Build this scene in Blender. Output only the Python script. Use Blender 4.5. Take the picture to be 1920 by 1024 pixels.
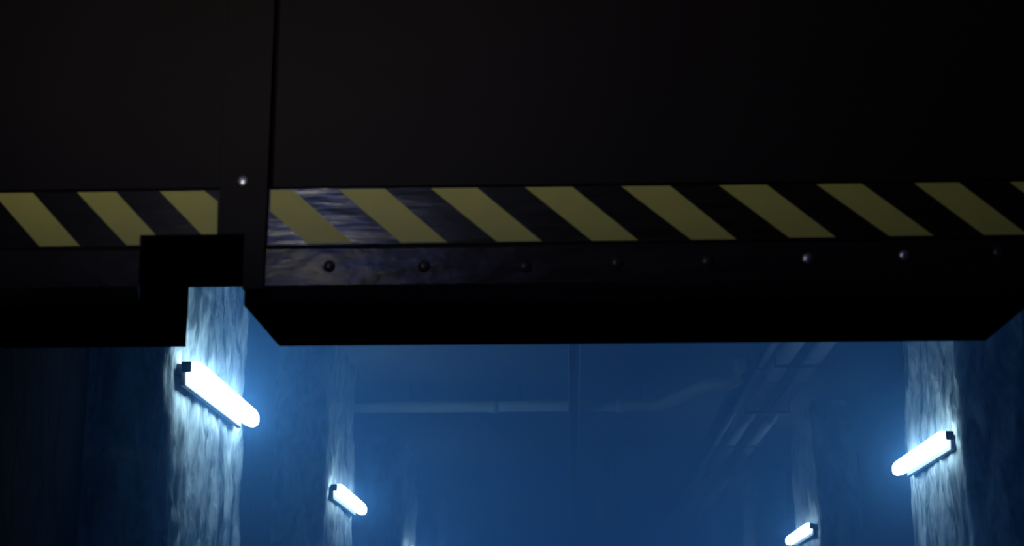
import bpy, bmesh, math, random
from mathutils import Vector, Matrix, noise

for o in list(bpy.data.objects):
    bpy.data.objects.remove(o)
sc = bpy.context.scene
COL = sc.collection
random.seed(4)

# ---------------------------------------------------------------- camera
# corridor axis = +Y, up = +Z, floor z = 0.  Photo frame 1920x1024, focal length 3000 px,
# vanishing point of the corridor at pixel (1075, 1282): the camera looks up and a little left.
FPX = 3000.0
PITCH = math.atan(770 / FPX)
YAW = math.atan(115 / FPX * math.cos(PITCH))
CAM = Vector((0, 0, 1.6))
cd = bpy.data.cameras.new('camera')
cd.lens = FPX / 1920 * 36
cd.sensor_width = 36
cd.clip_start = 0.05
cd.dof.use_dof = True
cd.dof.focus_distance = 16.0
cd.dof.aperture_fstop = 1.7
cam = bpy.data.objects.new('camera', cd)
COL.objects.link(cam)
cam.location = CAM
cam.rotation_euler = (math.pi / 2 + PITCH, 0, YAW)
sc.camera = cam

# ---------------------------------------------------------------- world, exposure
w = bpy.data.worlds.new('world')
sc.world = w
w.use_nodes = True
w.node_tree.nodes['Background'].inputs[0].default_value = (0.002, 0.002, 0.003, 1)
w.node_tree.nodes['Background'].inputs[1].default_value = 1.0
vs = sc.view_settings
vs.view_transform = 'Standard'
vs.look = 'None'
vs.gamma = 1
vs.use_curve_mapping = False
vs.exposure = 0.0
cy = sc.cycles
cy.use_denoising = True
cy.max_bounces = 8
cy.volume_bounces = 2
cy.sample_clamp_indirect = 4

TUBE_COL = (0.52, 0.80, 1.0)
TUBE_S = 21.0            # strip lights
BULB_S = 1300.0           # added out-of-view pendant lamp on the camera side of the gate
HAZE_D = 0.115


def ray(px, py):
    fw = Vector((-math.sin(YAW) * math.cos(PITCH), math.cos(YAW) * math.cos(PITCH), math.sin(PITCH)))
    rt = Vector((math.cos(YAW), math.sin(YAW), 0))
    up = rt.cross(fw)
    return fw * FPX + rt * (px - 960) + up * (512 - py)


def hit_y(px, py, Y):
    r = ray(px, py)
    return CAM + r * (Y / r.y)


def hit_z(px, py, Z):
    r = ray(px, py)
    return CAM + r * ((Z - CAM.z) / r.z)


# ---------------------------------------------------------------- materials
def nodes(name):
    m = bpy.data.materials.new(name)
    m.use_nodes = True
    nt = m.node_tree
    return m, nt, nt.nodes['Principled BSDF'], nt.nodes.new, nt.links.new


def paint(name, col, rough, metal=0.0, var=0.25, scale=6.0, bump=0.0, stretch=(1, 1, 1), spec=0.5, coat=0.0):
    """plain colour with mottled wear and a little relief"""
    m, nt, b, N, L = nodes(name)
    tc = N('ShaderNodeTexCoord')
    mp = N('ShaderNodeMapping')
    mp.inputs['Scale'].default_value = stretch
    L(tc.outputs['Object'], mp.inputs['Vector'])
    nz = N('ShaderNodeTexNoise')
    nz.inputs['Scale'].default_value = scale
    nz.inputs['Detail'].default_value = 6
    L(mp.outputs[0], nz.inputs['Vector'])
    mx = N('ShaderNodeMix')
    mx.data_type = 'RGBA'
    L(nz.outputs['Fac'], mx.inputs['Factor'])
    mx.inputs['A'].default_value = tuple(c * (1 - var) for c in col) + (1,)
    mx.inputs['B'].default_value = tuple(min(1, c * (1 + var)) for c in col) + (1,)
    L(mx.outputs['Result'], b.inputs['Base Color'])
    b.inputs['Roughness'].default_value = rough
    b.inputs['Metallic'].default_value = metal
    b.inputs['Specular IOR Level'].default_value = spec
    b.inputs['Coat Weight'].default_value = coat
    if bump:
        bp = N('ShaderNodeBump')
        bp.inputs['Strength'].default_value = bump
        bp.inputs['Distance'].default_value = 0.02
        L(nz.outputs['Fac'], bp.inputs['Height'])
        L(bp.outputs[0], b.inputs['Normal'])
    return m


def rock_mat(name, lo, hi, rough=0.75):
    m, nt, b, N, L = nodes(name)
    tc = N('ShaderNodeTexCoord')
    mp = N('ShaderNodeMapping')
    mp.inputs['Scale'].default_value = (1.0, 1.0, 0.38)
    L(tc.outputs['Object'], mp.inputs['Vector'])
    nz = N('ShaderNodeTexNoise')
    nz.inputs['Scale'].default_value = 4.6
    nz.inputs['Detail'].default_value = 9
    nz.inputs['Roughness'].default_value = 0.62
    nz.inputs['Distortion'].default_value = 0.8
    L(mp.outputs[0], nz.inputs['Vector'])
    cr = N('ShaderNodeValToRGB')
    cr.color_ramp.elements[0].position = 0.38
    cr.color_ramp.elements[0].color = lo + (1,)
    cr.color_ramp.elements[1].position = 0.60
    cr.color_ramp.elements[1].color = hi + (1,)
    L(nz.outputs['Fac'], cr.inputs['Fac'])
    L(cr.outputs[0], b.inputs['Base Color'])
    bp = N('ShaderNodeBump')
    bp.inputs['Strength'].default_value = 0.9
    bp.inputs['Distance'].default_value = 0.05
    L(nz.outputs['Fac'], bp.inputs['Height'])
    L(bp.outputs[0], b.inputs['Normal'])
    b.inputs['Roughness'].default_value = rough
    return m


def emit(name, col, s):
    m, nt, b, N, L = nodes(name)
    b.inputs['Base Color'].default_value = (0.8, 0.8, 0.8, 1)
    b.inputs['Emission Color'].default_value = col + (1,)
    b.inputs['Emission Strength'].default_value = s
    return m


M = {}
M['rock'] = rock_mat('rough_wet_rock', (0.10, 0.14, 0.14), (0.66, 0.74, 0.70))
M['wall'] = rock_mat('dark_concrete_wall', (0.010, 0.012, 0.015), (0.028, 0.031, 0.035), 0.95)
M['ceil'] = paint('dark_concrete_ceiling', (0.10, 0.11, 0.12), 0.8, scale=2.0, bump=0.3)
M['floor'] = paint('damp_concrete_floor', (0.10, 0.10, 0.10), 0.35, scale=1.5, bump=0.2)
M['gate'] = paint('maroon_black_gate_paint', (0.0072, 0.0045, 0.006), 0.6, scale=3.0, bump=0.15, spec=0.2)
M['core'], nt, b, N, L = nodes('matte_black_gate_core')  # even near-black, matte, no gloss
df = N('ShaderNodeBsdfDiffuse')
df.inputs['Color'].default_value = (0.008, 0.006, 0.006, 1)
L(df.outputs[0], nt.nodes['Material Output'].inputs['Surface'])
M['rail'] = paint('plum_black_rail_paint', (0.012, 0.0085, 0.012), 0.27, scale=2.4, bump=1.0, stretch=(0.8, 1, 2.2), spec=0.4)
M['black'] = paint('glossy_black_band_paint', (0.0045, 0.0045, 0.006), 0.24, scale=4.0, bump=0.5, stretch=(0.6, 1, 4.0), spec=0.6)
M['yellow'] = paint('faded_yellow_paint', (0.52, 0.50, 0.12), 0.5, var=0.10, scale=9.0, bump=0.08)
M['bolt'] = paint('bare_steel_bolt', (0.70, 0.70, 0.76), 0.35, metal=1.0, var=0.1)
M['rivet'] = paint('painted_rivet', (0.03, 0.022, 0.03), 0.28, var=0.1)
M['fixture'] = paint('dark_fixture_metal', (0.045, 0.05, 0.06), 0.5, var=0.15)
M['pipe'] = paint('pale_green_pipe_paint', (0.56, 0.66, 0.58), 0.5, var=0.12)
M['duct'] = paint('grey_duct_metal', (0.34, 0.35, 0.38), 0.5, var=0.2, scale=5)
M['trough'] = paint('dark_trough_metal', (0.04, 0.045, 0.055), 0.6)
M['tube'] = emit('lit_tube_diffuser', TUBE_COL, TUBE_S)
M['blue_tube'] = emit('lit_blue_tube_diffuser', (0.22, 0.33, 1.0), 22.0)
M['bulb'] = emit('added_lamp_glass', (1.0, 0.92, 0.80), BULB_S)


# ---------------------------------------------------------------- mesh helpers
def obj(name, bm, mat, parent=None, smooth=False):
    me = bpy.data.meshes.new(name)
    bmesh.ops.recalc_face_normals(bm, faces=bm.faces)
    bm.to_mesh(me)
    bm.free()
    me.materials.append(M[mat])
    if smooth:
        for p in me.polygons:
            p.use_smooth = True
    o = bpy.data.objects.new(name, me)
    COL.objects.link(o)
    o.parent = parent
    return o


def thing(name, label, cat, loc=(0, 0, 0), group=None):
    o = bpy.data.objects.new(name, None)
    COL.objects.link(o)
    o.location = loc
    o['label'] = label
    o['category'] = cat
    if group:
        o['group'] = group
    return o


def tag(o, label, cat, group=None):
    o['label'] = label
    o['category'] = cat
    if group:
        o['group'] = group
    return o


def box(bm, a, b, bev=0.0):
    r = bmesh.ops.create_cube(bm, size=1)
    vs_ = r['verts']
    for v in vs_:
        v.co = Vector(((a[i] + b[i]) / 2 + v.co[i] * (b[i] - a[i]) for i in range(3)))
    if bev:
        es = list({e for v in vs_ for e in v.link_edges})
        bmesh.ops.bevel(bm, geom=es, offset=bev, segments=2, affect='EDGES', profile=0.5)
    return bm


def boxbm(a, b, bev=0.0):
    return box(bmesh.new(), a, b, bev)


def prism_xz(pts, y0, y1):
    """extrude an outline given in the X-Z plane from y0 to y1"""
    bm = bmesh.new()
    f = [bm.verts.new((x, y0, z)) for x, z in pts]
    b = [bm.verts.new((x, y1, z)) for x, z in pts]
    bm.faces.new(f)
    bm.faces.new(b[::-1])
    n = len(pts)
    for i in range(n):
        bm.faces.new((f[i], f[(i + 1) % n], b[(i + 1) % n], b[i]))
    return bm


def prism_yz(pts, x0, x1):
    """extrude a profile given in the Y-Z plane from x0 to x1"""
    bm = bmesh.new()
    f = [bm.verts.new((x0, y, z)) for y, z in pts]
    b = [bm.verts.new((x1, y, z)) for y, z in pts]
    bm.faces.new(f)
    bm.faces.new(b[::-1])
    n = len(pts)
    for i in range(n):
        bm.faces.new((f[i], f[(i + 1) % n], b[(i + 1) % n], b[i]))
    return bm


def tube_path(pts, r, seg=16):
    """round pipe along a polyline, mitred joints, capped"""
    bm = bmesh.new()
    pts = [Vector(p) for p in pts]
    rings = []
    for i, p in enumerate(pts):
        if i == 0:
            d = pts[1] - p
        elif i == len(pts) - 1:
            d = p - pts[i - 1]
        else:
            d = (pts[i + 1] - p).normalized() + (p - pts[i - 1]).normalized()
        d.normalize()
        ref = Vector((0, 0, 1)) if abs(d.z) < 0.9 else Vector((1, 0, 0))
        u = d.cross(ref).normalized()
        v = d.cross(u)
        rings.append([bm.verts.new(p + u * r * math.cos(2 * math.pi * k / seg) + v * r * math.sin(2 * math.pi * k / seg)) for k in range(seg)])
    for a, b in zip(rings, rings[1:]):
        for k in range(seg):
            bm.faces.new((a[k], a[(k + 1) % seg], b[(k + 1) % seg], b[k]))
    bm.faces.new(rings[0])
    bm.faces.new(rings[-1][::-1])
    return bm


def dome(r, h, seg=14, rings=5):
    """rivet head: a dome whose base lies on y = 0 and which bulges to -y"""
    bm = bmesh.new()
    prev = None
    for j in range(rings):
        a = j / rings * math.pi / 2
        ring = [bm.verts.new((r * math.cos(a) * math.cos(2 * math.pi * k / seg), -h * math.sin(a), r * math.cos(a) * math.sin(2 * math.pi * k / seg))) for k in range(seg)]
        if prev:
            for k in range(seg):
                bm.faces.new((prev[k], prev[(k + 1) % seg], ring[(k + 1) % seg], ring[k]))
        else:
            bm.faces.new(ring)
        prev = ring
    top = bm.verts.new((0, -h, 0))
    for k in range(seg):
        bm.faces.new((prev[k], prev[(k + 1) % seg], top))
    return bm


# ---------------------------------------------------------------- the hall
XC = 0.356                      # middle of the hall
WL, WR = XC - 3.80, XC + 3.80   # side walls
CEIL = 5.6
Y0, Y1 = -7.0, 60.0


def struct(name, bm, mat):
    o = obj(name, bm, mat)
    o['kind'] = 'structure'
    return o


struct('floor', boxbm((WL - 0.3, Y0 - 0.3, -0.3), (WR + 0.3, Y1 + 0.3, 0)), 'floor')
struct('ceiling', boxbm((WL - 0.3, Y0 - 0.3, CEIL), (WR + 0.3, Y1 + 0.3, CEIL + 0.3)), 'ceil')
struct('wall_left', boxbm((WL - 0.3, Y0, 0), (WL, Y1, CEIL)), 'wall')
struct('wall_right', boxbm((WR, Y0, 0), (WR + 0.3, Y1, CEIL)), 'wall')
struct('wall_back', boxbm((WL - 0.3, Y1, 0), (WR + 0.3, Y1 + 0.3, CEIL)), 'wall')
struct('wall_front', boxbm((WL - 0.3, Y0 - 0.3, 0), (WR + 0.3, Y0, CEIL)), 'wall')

# ---------------------------------------------------------------- the overhead gate
GF, GB = 8.30, 9.41             # front and back face
ZB = 3.574                      # underside
ZN = 3.945                      # top of the notches
NL0, NL1 = -2.325, -1.755       # notch
NR0, NR1 = 2.468, 3.04          # its mirror image
BF = GF + 0.03                  # front of the body behind the plates

gate = thing('overhead_gate', 'thick dark overhead gate with yellow and black hazard stripes across its face', 'gate', (XC, GF, ZB))
gate.location = (0, 0, 0)
out = [(WL, ZB), (NL0, ZB), (NL0, ZN), (NL1, ZN), (NL1, ZB), (NR0, ZB), (NR0, ZN), (NR1, ZN), (NR1, ZB), (WR, ZB), (WR, CEIL), (WL, CEIL)]
body = obj('body', prism_xz(out, BF, GB), 'core', gate)
SL0, SL1 = -1.902, -1.642       # upright strap
ZT0, ZT1 = 3.905, 4.222         # striped band
# upper plates
obj('upper_plate', boxbm((WL, GF, ZT1 + 0.004), (SL0 - 0.004, BF, CEIL), 0.006), 'gate', gate)
obj('upper_plate', boxbm((SL1 + 0.022, GF, ZT1 + 0.004), (WR, BF, CEIL), 0.006), 'gate', gate)
# strap with its notch corner
st = [(SL0, CEIL), (SL0, ZN + 0.012), (NL1, ZN + 0.012), (NL1, 3.652), (SL1, 3.652), (SL1, CEIL)]
strap = obj('strap', prism_xz(st, GF - 0.03, BF), 'gate', gate)
# striped bands and their stripes
bl = [(WL, ZT0), (NL0, ZT0), (NL0, ZN + 0.012), (SL0 - 0.002, ZN + 0.012), (SL0 - 0.002, ZT1), (WL, ZT1)]
bandL = obj('stripe_band', prism_xz(bl, BF - 0.012, BF), 'black', gate)
br = [(SL1 + 0.002, ZT0), (NR0, ZT0), (NR0, ZN + 0.012), (NR1, ZN + 0.012), (NR1, ZT0), (WR, ZT0), (WR, ZT1), (SL1 + 0.002, ZT1)]
bandR = obj('stripe_band', prism_xz(br, BF - 0.012, BF), 'black', gate)
SY = BF - 0.012
stripesL = [
    [(-12, 363), (62, 362), (150, 460), (74, 460)],
    [(145, 360), (218, 359), (297, 446), (262, 446), (262, 459), (238, 459)],
    [(300, 358), (384, 357), (408, 378), (407, 446), (384, 446)],
    [(-170, 364), (-92, 364), (-2, 461), (-80, 461)],
]
stripesR = [
    [(508, 358), (549, 357), (662, 460), (578, 462), (507, 397)],
    [(635, 353), (722, 352), (838, 457), (752, 459)],
    [(808, 350), (895, 349), (1016, 455), (932, 457)],
    [(985, 347), (1073, 346), (1197, 453), (1110, 455)],
    [(1165, 343), (1256, 343), (1381, 450), (1296, 451)],
    [(1348, 341), (1437, 340), (1567, 445), (1480, 446)],
    [(1530, 338), (1615, 337), (1750, 442), (1667, 443)],
    [(1713, 334), (1797, 333), (1926, 440), (1845, 441)],
]
for band, lst in ((bandL, stripesL), (bandR, stripesR)):
    for q in lst:
        pts = []
        for px, py in q:
            p = hit_y(px, py, SY)
            z = p.z
            if abs(z - ZT1) < 0.03:
                z = ZT1 - 0.006
            if abs(z - ZT0) < 0.03 and py > 449:
                z = ZT0 + 0.006
            pts.append((p.x, z))
        obj('hazard_stripe', prism_xz(pts, SY - 0.004, SY), 'yellow', band)
# the stripes over and beyond the second notch, at the same pitch
zt, zb = ZT1 - 0.006, ZT0 + 0.006
x0 = hit_y(1892, 331, SY).x
cut = (zt - (ZN + 0.016)) / (zt - zb)
beyond = [
    [(x0, zt), (x0 + 0.25, zt), (x0 + 0.25 + 0.36 * cut, ZN + 0.016), (x0 + 0.36 * cut, ZN + 0.016)],
    [(x0 + 0.52, zt), (x0 + 0.77, zt), (x0 + 1.13, zb), (x0 + 0.88, zb)],
    [(x0 + 1.04, zt), (x0 + 1.29, zt), (x0 + 1.65, zb), (x0 + 1.40, zb)],
    [(x0 + 1.56, zt), (WR - 0.005, zt), (WR - 0.005, zt - (WR - 0.005 - x0 - 1.56) / 0.36 * (zt - zb))],
]
for q in beyond:
    obj('hazard_stripe', prism_xz(q, SY - 0.004, SY), 'yellow', bandR)
for x0, x1 in ((NL0, NL1), (NR0, NR1)):
    obj('notch_glare_strip', boxbm((x0, GF - 0.03, ZN), (x1, BF, ZN + 0.0115)), 'core', gate)  # added matte strip hiding the plates' lower edges from the strip light
# lower rails with a chamfered lip
prof = [(BF, 3.893), (GF - 0.005, 3.888), (GF - 0.012, 3.872), (GF - 0.012, 3.672), (GF - 0.004, 3.655), (BF, 3.60)]
rail = None
for x0, x1 in ((WL, NL0), (SL1 + 0.006, NR0), (NR1, WR)):
    r = obj('lower_rail', prism_yz(prof, x0, x1), 'rail', gate)
    if rail is None or x0 == SL1 + 0.006:
        rail = r
rv = obj('rivet', dome(0.034, 0.022), 'rivet', rail, True)
rb = obj('rivet', dome(0.032, 0.018), 'bolt', rail, True)
spots = [(617, 500, 0), (795, 500, 0), (985, 500, 0), (1156, 493, 0), (1326, 490, 0), (1515, 485, 1), (1696, 479, 1), (1872, 474, 0)]
first = {0: rv, 1: rb}
for px, py, k in spots:
    p = hit_y(px, py, GF - 0.012)
    o = first[k]
    if o.get('used'):
        o = o.copy()
        COL.objects.link(o)
    o.location = (p.x, GF - 0.012, p.z)
    o['used'] = 1
for o in (rail.children):
    del o['used']
p = hit_y(455, 340, GF - 0.03)
sb = obj('bolt', dome(0.036, 0.018), 'bolt', strap, True)
sb.location = (p.x, GF - 0.03, p.z)
sb['label'] = 'bright steel bolt head'


# ---------------------------------------------------------------- rough piers
def pier_mesh(name, depth, length, seed):
    """pier projecting `depth` in +X from the wall (x = 0), from y = 0 to `length`; lumpy rock relief"""
    step = 0.032
    path = []
    rc = 0.07

    def seg(a, b, n):
        k = max(2, int((Vector(b) - Vector(a)).length / step))
        for i in range(k):
            t = i / k
            path.append((a[0] + (b[0] - a[0]) * t, a[1] + (b[1] - a[1]) * t, n[0], n[1]))

    seg((0, 0), (depth - rc, 0), (0, -1))
    for i in range(4):
        a = -math.pi / 2 + i / 4 * math.pi / 2
        path.append((depth - rc + rc * math.cos(a), rc + rc * math.sin(a), math.cos(a), math.sin(a)))
    seg((depth, rc), (depth, length - rc), (1, 0))
    for i in range(4):
        a = i / 4 * math.pi / 2
        path.append((depth - rc + rc * math.cos(a), length - rc + rc * math.sin(a), math.cos(a), math.sin(a)))
    seg((depth - rc, length), (0, length), (0, 1))
    path.append((0, length, 0, 1))
    nz = int(CEIL / 0.042)
    verts, faces = [], []
    for j in range(nz + 1):
        z = CEIL * j / nz
        for (x, y, nx, ny) in path:
            q = Vector((x * 2.6 + seed, y * 2.6, z * 0.9))
            d = noise.fractal(q, 0.9, 2.1, 5) * 0.045
            d += noise.fractal(Vector((x * 7 + seed, y * 7, z * 2.0)), 0.8, 2.0, 4) * 0.032
            if x < 0.02:
                d = 0
            verts.append((x + nx * d, y + ny * d, z))
    n = len(path)
    for j in range(nz):
        for i in range(n - 1):
            a = j * n + i
            faces.append((a, a + 1, a + n + 1, a + n))
    me = bpy.data.meshes.new(name)
    me.from_pydata(verts, [], faces)
    me.materials.append(M['rock'])
    for p_ in me.polygons:
        p_.use_smooth = True
    return me


def add_pier(mesh, side, y, label):
    o = bpy.data.objects.new('rock_pier', mesh)
    COL.objects.link(o)
    o.location = (WL if side < 0 else WR, y, 0)
    o.scale = (1 if side < 0 else -1, 1, 1)
    return tag(o, label, 'pier', 'rough rock piers along the hall')


PD = 0.615                        # pier projection
LX = 0.75                        # distance of the strip lights' axis from the wall
LZ = 3.77                        # their height
pm1 = pier_mesh('rock_pier', PD, 2.5, 1.3)
pm2 = pier_mesh('rock_pier', PD, 2.5, 11.7)
ORD = ['first', 'second', 'third', 'fourth', 'fifth']


# ---------------------------------------------------------------- strip lights
def rounded_profile(wx, wz, r, n=5):
    pts = []
    for cx, cz, a0 in ((wx / 2 - r, wz / 2 - r, 0), (-wx / 2 + r, wz / 2 - r, 90), (-wx / 2 + r, -wz / 2 + r, 180), (wx / 2 - r, -wz / 2 + r, 270)):
        for i in range(n + 1):
            a = math.radians(a0 + 90 * i / n)
            pts.append((cx + r * math.cos(a), cz + r * math.sin(a)))
    return pts


def diffuser_bm(length):
    """rounded acrylic wrap, its far end tapering to a blunt nose"""
    bm = bmesh.new()
    prof_ = rounded_profile(0.13, 0.155, 0.06)
    rings = []
    for y, s in ((0, 0.80), (0.015, 0.96), (0.05, 1.0), (length - 0.22, 1.0), (length - 0.10, 0.86), (length - 0.03, 0.62), (length, 0.36)):
        rings.append([bm.verts.new((x * s, y, z * s)) for x, z in prof_])
    n = len(prof_)
    for a, b in zip(rings, rings[1:]):
        for k in range(n):
            bm.faces.new((a[k], a[(k + 1) % n], b[(k + 1) % n], b[k]))
    bm.faces.new(rings[0])
    bm.faces.new(rings[-1][::-1])
    return bm


def make_strip():
    """strip light whose axis runs along +Y from the origin; the wall lies towards -X"""
    t = thing('strip_light', '', 'lamp')
    L_ = 2.25
    obj('diffuser', diffuser_bm(L_), 'tube', t, True)
    obj('channel', boxbm((-0.105, 0.02, -0.10), (-0.066, L_ - 0.25, 0.045), 0.008), 'fixture', t)
    obj('end_cap', boxbm((-0.095, -0.02, -0.01), (-0.02, -0.001, 0.07), 0.01), 'fixture', t)
    for y in (0.30, L_ - 0.7):
        b = boxbm((-0.17, y, -0.05), (-0.104, y + 0.10, 0.05), 0.006)
        obj('bracket', b, 'fixture', t)
    # arm from the near end cap back onto the pier corner
    obj('arm', boxbm((-0.19, 0.07, -0.01), (-0.099, 0.24, 0.07), 0.006), 'fixture', t)
    return t


strip0 = make_strip()
used_strip = []


def add_strip(side, x, y, z, label, roll=0.0):
    if not used_strip:
        o = strip0
        kids = list(strip0.children)
        used_strip.append(1)
    else:
        o = strip0.copy()
        COL.objects.link(o)
        kids = []
        for ch in strip0.children:
            c = ch.copy()
            COL.objects.link(c)
            c.parent = o
            kids.append(c)
    o.location = (x, y, z)
    o.scale = (1 if side < 0 else -1, 1, 1)
    o.rotation_euler = (0, roll, 0)
    o['label'] = label
    o['group'] = 'strip lights on the piers'
    return o


left_y = [11.2, 18.5, 27.2, 34.4, 41.6]
right_y = [14.7, 23.4, 31.4, 39.2]
pier_l = [11.14, 18.36, 26.6, 34.3, 41.5]
pier_r = [14.54, 23.22, 31.2, 39.1]
for i, (y, py_) in enumerate(zip(left_y, pier_l)):
    what = 'rock pier showing through the gate notch' if i == 0 else ORD[i] + ' rock pier of the wall opposite the twin ducts'
    add_pier(pm1 if i % 2 == 0 else pm2, -1, py_, 'rough pale ' + what)
    add_strip(-1, WL + LX, y, LZ, 'glowing strip light on the ' + what)
for i, (y, py_) in enumerate(zip(right_y, pier_r)):
    what = ORD[i] + ' rock pier of the wall nearer the twin ducts'
    add_pier(pm2 if i % 2 == 0 else pm1, 1, py_, 'rough pale ' + what)
    add_strip(1, WR - LX, y, LZ, 'glowing strip light on the ' + what)

# strip light on the ceiling on this side of the gate: its sheen shows on the band and rail
cl = add_strip(-1, -2.1, 2.5, CEIL - 0.24, 'blue glowing strip light under the ceiling facing the striped side of the gate', math.radians(90))
for ch in cl.children:
    if ch.name.startswith('diffuser'):
        ch.data = ch.data.copy()
        ch.data.materials[0] = M['blue_tube']

# ---------------------------------------------------------------- pendant lamp added out of view this side of the gate to light the stripes
PLX, PLY, PLZ = -2.0, 4.6, 4.02
pl = thing('added_pendant_lamp', 'added out-of-view pendant bowl lamp hanging on its stem before the striped gate face', 'lamp', (PLX, PLY, CEIL))


def lathe(prof_, seg=24):
    bm = bmesh.new()
    prev = None
    for r, z in prof_:
        ring = [bm.verts.new((r * math.cos(2 * math.pi * k / seg), r * math.sin(2 * math.pi * k / seg), z)) for k in range(seg)]
        if prev:
            for k in range(seg):
                bm.faces.new((prev[k], prev[(k + 1) % seg], ring[(k + 1) % seg], ring[k]))
        prev = ring
    return bm


dz = PLZ - CEIL
obj('ceiling_rose', lathe([(0.001, 0), (0.07, 0), (0.07, -0.03), (0.001, -0.03)]), 'fixture', pl)
obj('stem', tube_path([(0, 0, -0.03), (0, 0, dz + 0.08)], 0.014, 10), 'fixture', pl)
obj('lamp_cap', lathe([(0.014, dz + 0.11), (0.03, dz + 0.10), (0.035, dz + 0.055), (0.001, dz + 0.055)]), 'fixture', pl, True)
gl = bmesh.new()
bmesh.ops.create_uvsphere(gl, u_segments=20, v_segments=12, radius=0.06)
bmesh.ops.translate(gl, verts=gl.verts, vec=(0, 0, dz))
obj('globe', gl, 'bulb', pl, True)
obj('bowl', lathe([(0.22, dz + 0.02), (0.20, dz - 0.04), (0.14, dz - 0.10), (0.05, dz - 0.13), (0.001, dz - 0.13), (0.001, dz - 0.14), (0.055, dz - 0.14), (0.15, dz - 0.11), (0.21, dz - 0.045), (0.23, dz + 0.02), (0.22, dz + 0.02)]), 'fixture', pl, True)  # bowl shaped to keep this added lamp's light off the piers
for k in range(3):
    a_ = k * 2 * math.pi / 3
    obj('rod', tube_path([(0.225 * math.cos(a_), 0.225 * math.sin(a_), dz + 0.01), (0.012 * math.cos(a_), 0.012 * math.sin(a_), dz + 0.4)], 0.005, 6), 'fixture', pl)

# ---------------------------------------------------------------- services under the ceiling
PZ = 5.28
pp = [hit_z(1050, 761, PZ), hit_z(1238, 761, PZ), hit_z(1335, 720, PZ), hit_z(1372, 716, PZ)]
ypipe = pp[0].y
pts = [(WL, ypipe, PZ), (pp[1].x - 0.12, ypipe, PZ), (pp[1].x, ypipe - 0.04, PZ)]
pts += [(pp[2].x - 0.06, pp[2].y + 0.08, PZ), (pp[2].x + 0.06, pp[2].y, PZ), (pp[3].x, pp[2].y, PZ), (pp[3].x + 0.1, pp[2].y, PZ + 0.06), (pp[3].x + 0.13, pp[2].y, PZ + 0.16), (pp[3].x + 0.13, pp[2].y, CEIL)]
cp = thing('ceiling_pipe', 'pale pipe crossing under the ceiling with a crank near its end', 'pipe')
obj('pipe_run', tube_path(pts, 0.082, 18), 'pipe', cp, True)
for x in (-1.1, 0.62):
    obj('pipe_collar', tube_path([(x, ypipe, PZ), (x + 0.10, ypipe, PZ)], 0.096, 18), 'pipe', cp, True)
for x in (-2.2, -0.7, 0.95):
    obj('hanger', boxbm((x, ypipe - 0.012, PZ + 0.07), (x + 0.025, ypipe + 0.012, CEIL)), 'trough', cp)

CZ = 5.36
ducts = thing('twin_duct', 'pair of clamped round ducts running side by side under the ceiling', 'duct')
for px, py in ((1480, 660), (1540, 655)):
    x = hit_z(px, py, CZ).x
    obj('duct_run', tube_path([(x, GB + 0.01, CZ), (x, Y1, CZ)], 0.088, 16), 'duct', ducts, True)
    y = 13.0
    while y < 45:
        obj('duct_coupling', tube_path([(x, y, CZ), (x, y + 0.16, CZ)], 0.106, 16), 'duct', ducts, True)
        y += 3.35
xa = hit_z(1480, 660, CZ).x
xb = hit_z(1540, 655, CZ).x
y = 12.1
while y < 45:
    obj('duct_clamp', boxbm((xa - 0.14, y, CZ - 0.115), (xb + 0.14, y + 0.07, CZ - 0.089)), 'trough', ducts)
    for xx in (xa - 0.13, xb + 0.115):
        obj('hanger', boxbm((xx, y + 0.02, CZ - 0.09), (xx + 0.018, y + 0.05, CEIL)), 'trough', ducts)
    y += 3.35
cz2 = 5.44
xc_ = hit_z(1446, 655, cz2).x
cond = thing('conduit', 'thin conduit running under the ceiling beside the twin ducts', 'conduit')
obj('conduit_run', tube_path([(xc_, GB + 0.01, cz2), (xc_, Y1, cz2)], 0.04, 12), 'duct', cond, True)
y = 13.0
while y < 45:
    obj('saddle', boxbm((xc_ - 0.06, y, cz2 - 0.045), (xc_ + 0.06, y + 0.05, CEIL)), 'trough', cond)
    y += 3.35

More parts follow.
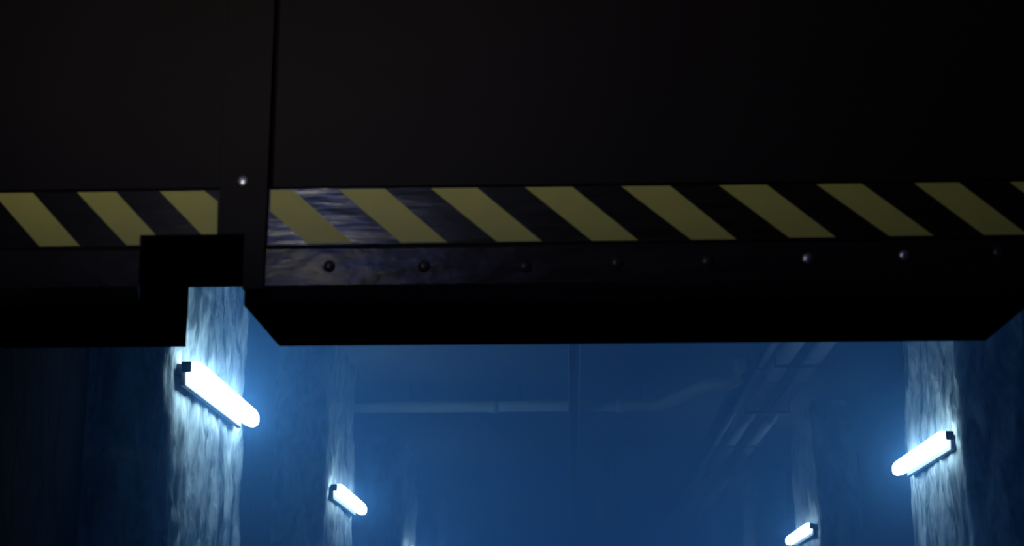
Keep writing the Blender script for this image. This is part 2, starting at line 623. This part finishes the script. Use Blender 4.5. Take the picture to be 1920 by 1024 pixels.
# monorail trough down the middle of the ceiling
TZ = 5.08
a = hit_z(1064, 660, TZ).x
b = hit_z(1089, 660, TZ).x
tr = thing('ceiling_trough', 'narrow dark trough with paler lips running down the middle of the ceiling', 'rail')
obj('channel', boxbm((a + 0.012, GB + 0.01, TZ + 0.02), (b - 0.012, 44.0, TZ + 0.11)), 'trough', tr)
for x in (a, b - 0.022):
    obj('lip', boxbm((x, GB + 0.01, TZ), (x + 0.022, 44.0, TZ + 0.03)), 'duct', tr)
y = 10.5
while y < 44:
    obj('hanger', boxbm(((a + b) / 2 - 0.02, y, TZ + 0.10), ((a + b) / 2 + 0.02, y + 0.04, CEIL)), 'trough', tr)
    y += 4.0

# rounded cowl hanging far down the hall
cw = thing('vent_cowl', 'faint rounded vent cowl hanging from the ceiling deep in the haze', 'vent')
q = hit_z(1140, 912, 5.05)
bm = bmesh.new()
prevr = None
for z, r in ((4.30, 0.20), (4.55, 0.215), (4.78, 0.21), (4.92, 0.18), (5.01, 0.12), (5.05, 0.05)):
    ring = [bm.verts.new((q.x + r * math.cos(2 * math.pi * k / 20), q.y + r * math.sin(2 * math.pi * k / 20), z)) for k in range(20)]
    if prevr:
        for k in range(20):
            bm.faces.new((prevr[k], prevr[(k + 1) % 20], ring[(k + 1) % 20], ring[k]))
    else:
        bm.faces.new(ring)
    prevr = ring
bm.faces.new(prevr[::-1])
obj('hood', bm, 'duct', cw, True)
obj('stem', tube_path([(q.x, q.y, 5.04), (q.x, q.y, CEIL)], 0.03, 10), 'trough', cw, True)

# ---------------------------------------------------------------- blue haze beyond the gate
hz = obj('haze', boxbm((WL + 0.004, GB + 0.012, 0.004), (WR - 0.004, Y1 - 0.01, CEIL - 0.004)), 'wall')
hm = bpy.data.materials.new('blue_haze')
hm.use_nodes = True
nt = hm.node_tree
nt.nodes.clear()
om = nt.nodes.new('ShaderNodeOutputMaterial')
s = nt.nodes.new('ShaderNodeVolumeScatter')
ab = nt.nodes.new('ShaderNodeVolumeAbsorption')
ad = nt.nodes.new('ShaderNodeAddShader')
HC = (0.18, 0.50, 1.0, 1)
s.inputs['Color'].default_value = HC
ab.inputs['Color'].default_value = HC
s.inputs['Density'].default_value = HAZE_D
ab.inputs['Density'].default_value = HAZE_D
s.inputs['Anisotropy'].default_value = 0.2
nt.links.new(s.outputs[0], ad.inputs[0])
nt.links.new(ab.outputs[0], ad.inputs[1])
nt.links.new(ad.outputs[0], om.inputs['Volume'])
hz.data.materials.clear()
hz.data.materials.append(hm)
tag(hz, 'blue haze filling the hall beyond the gate', 'haze')
hz['kind'] = 'stuff'
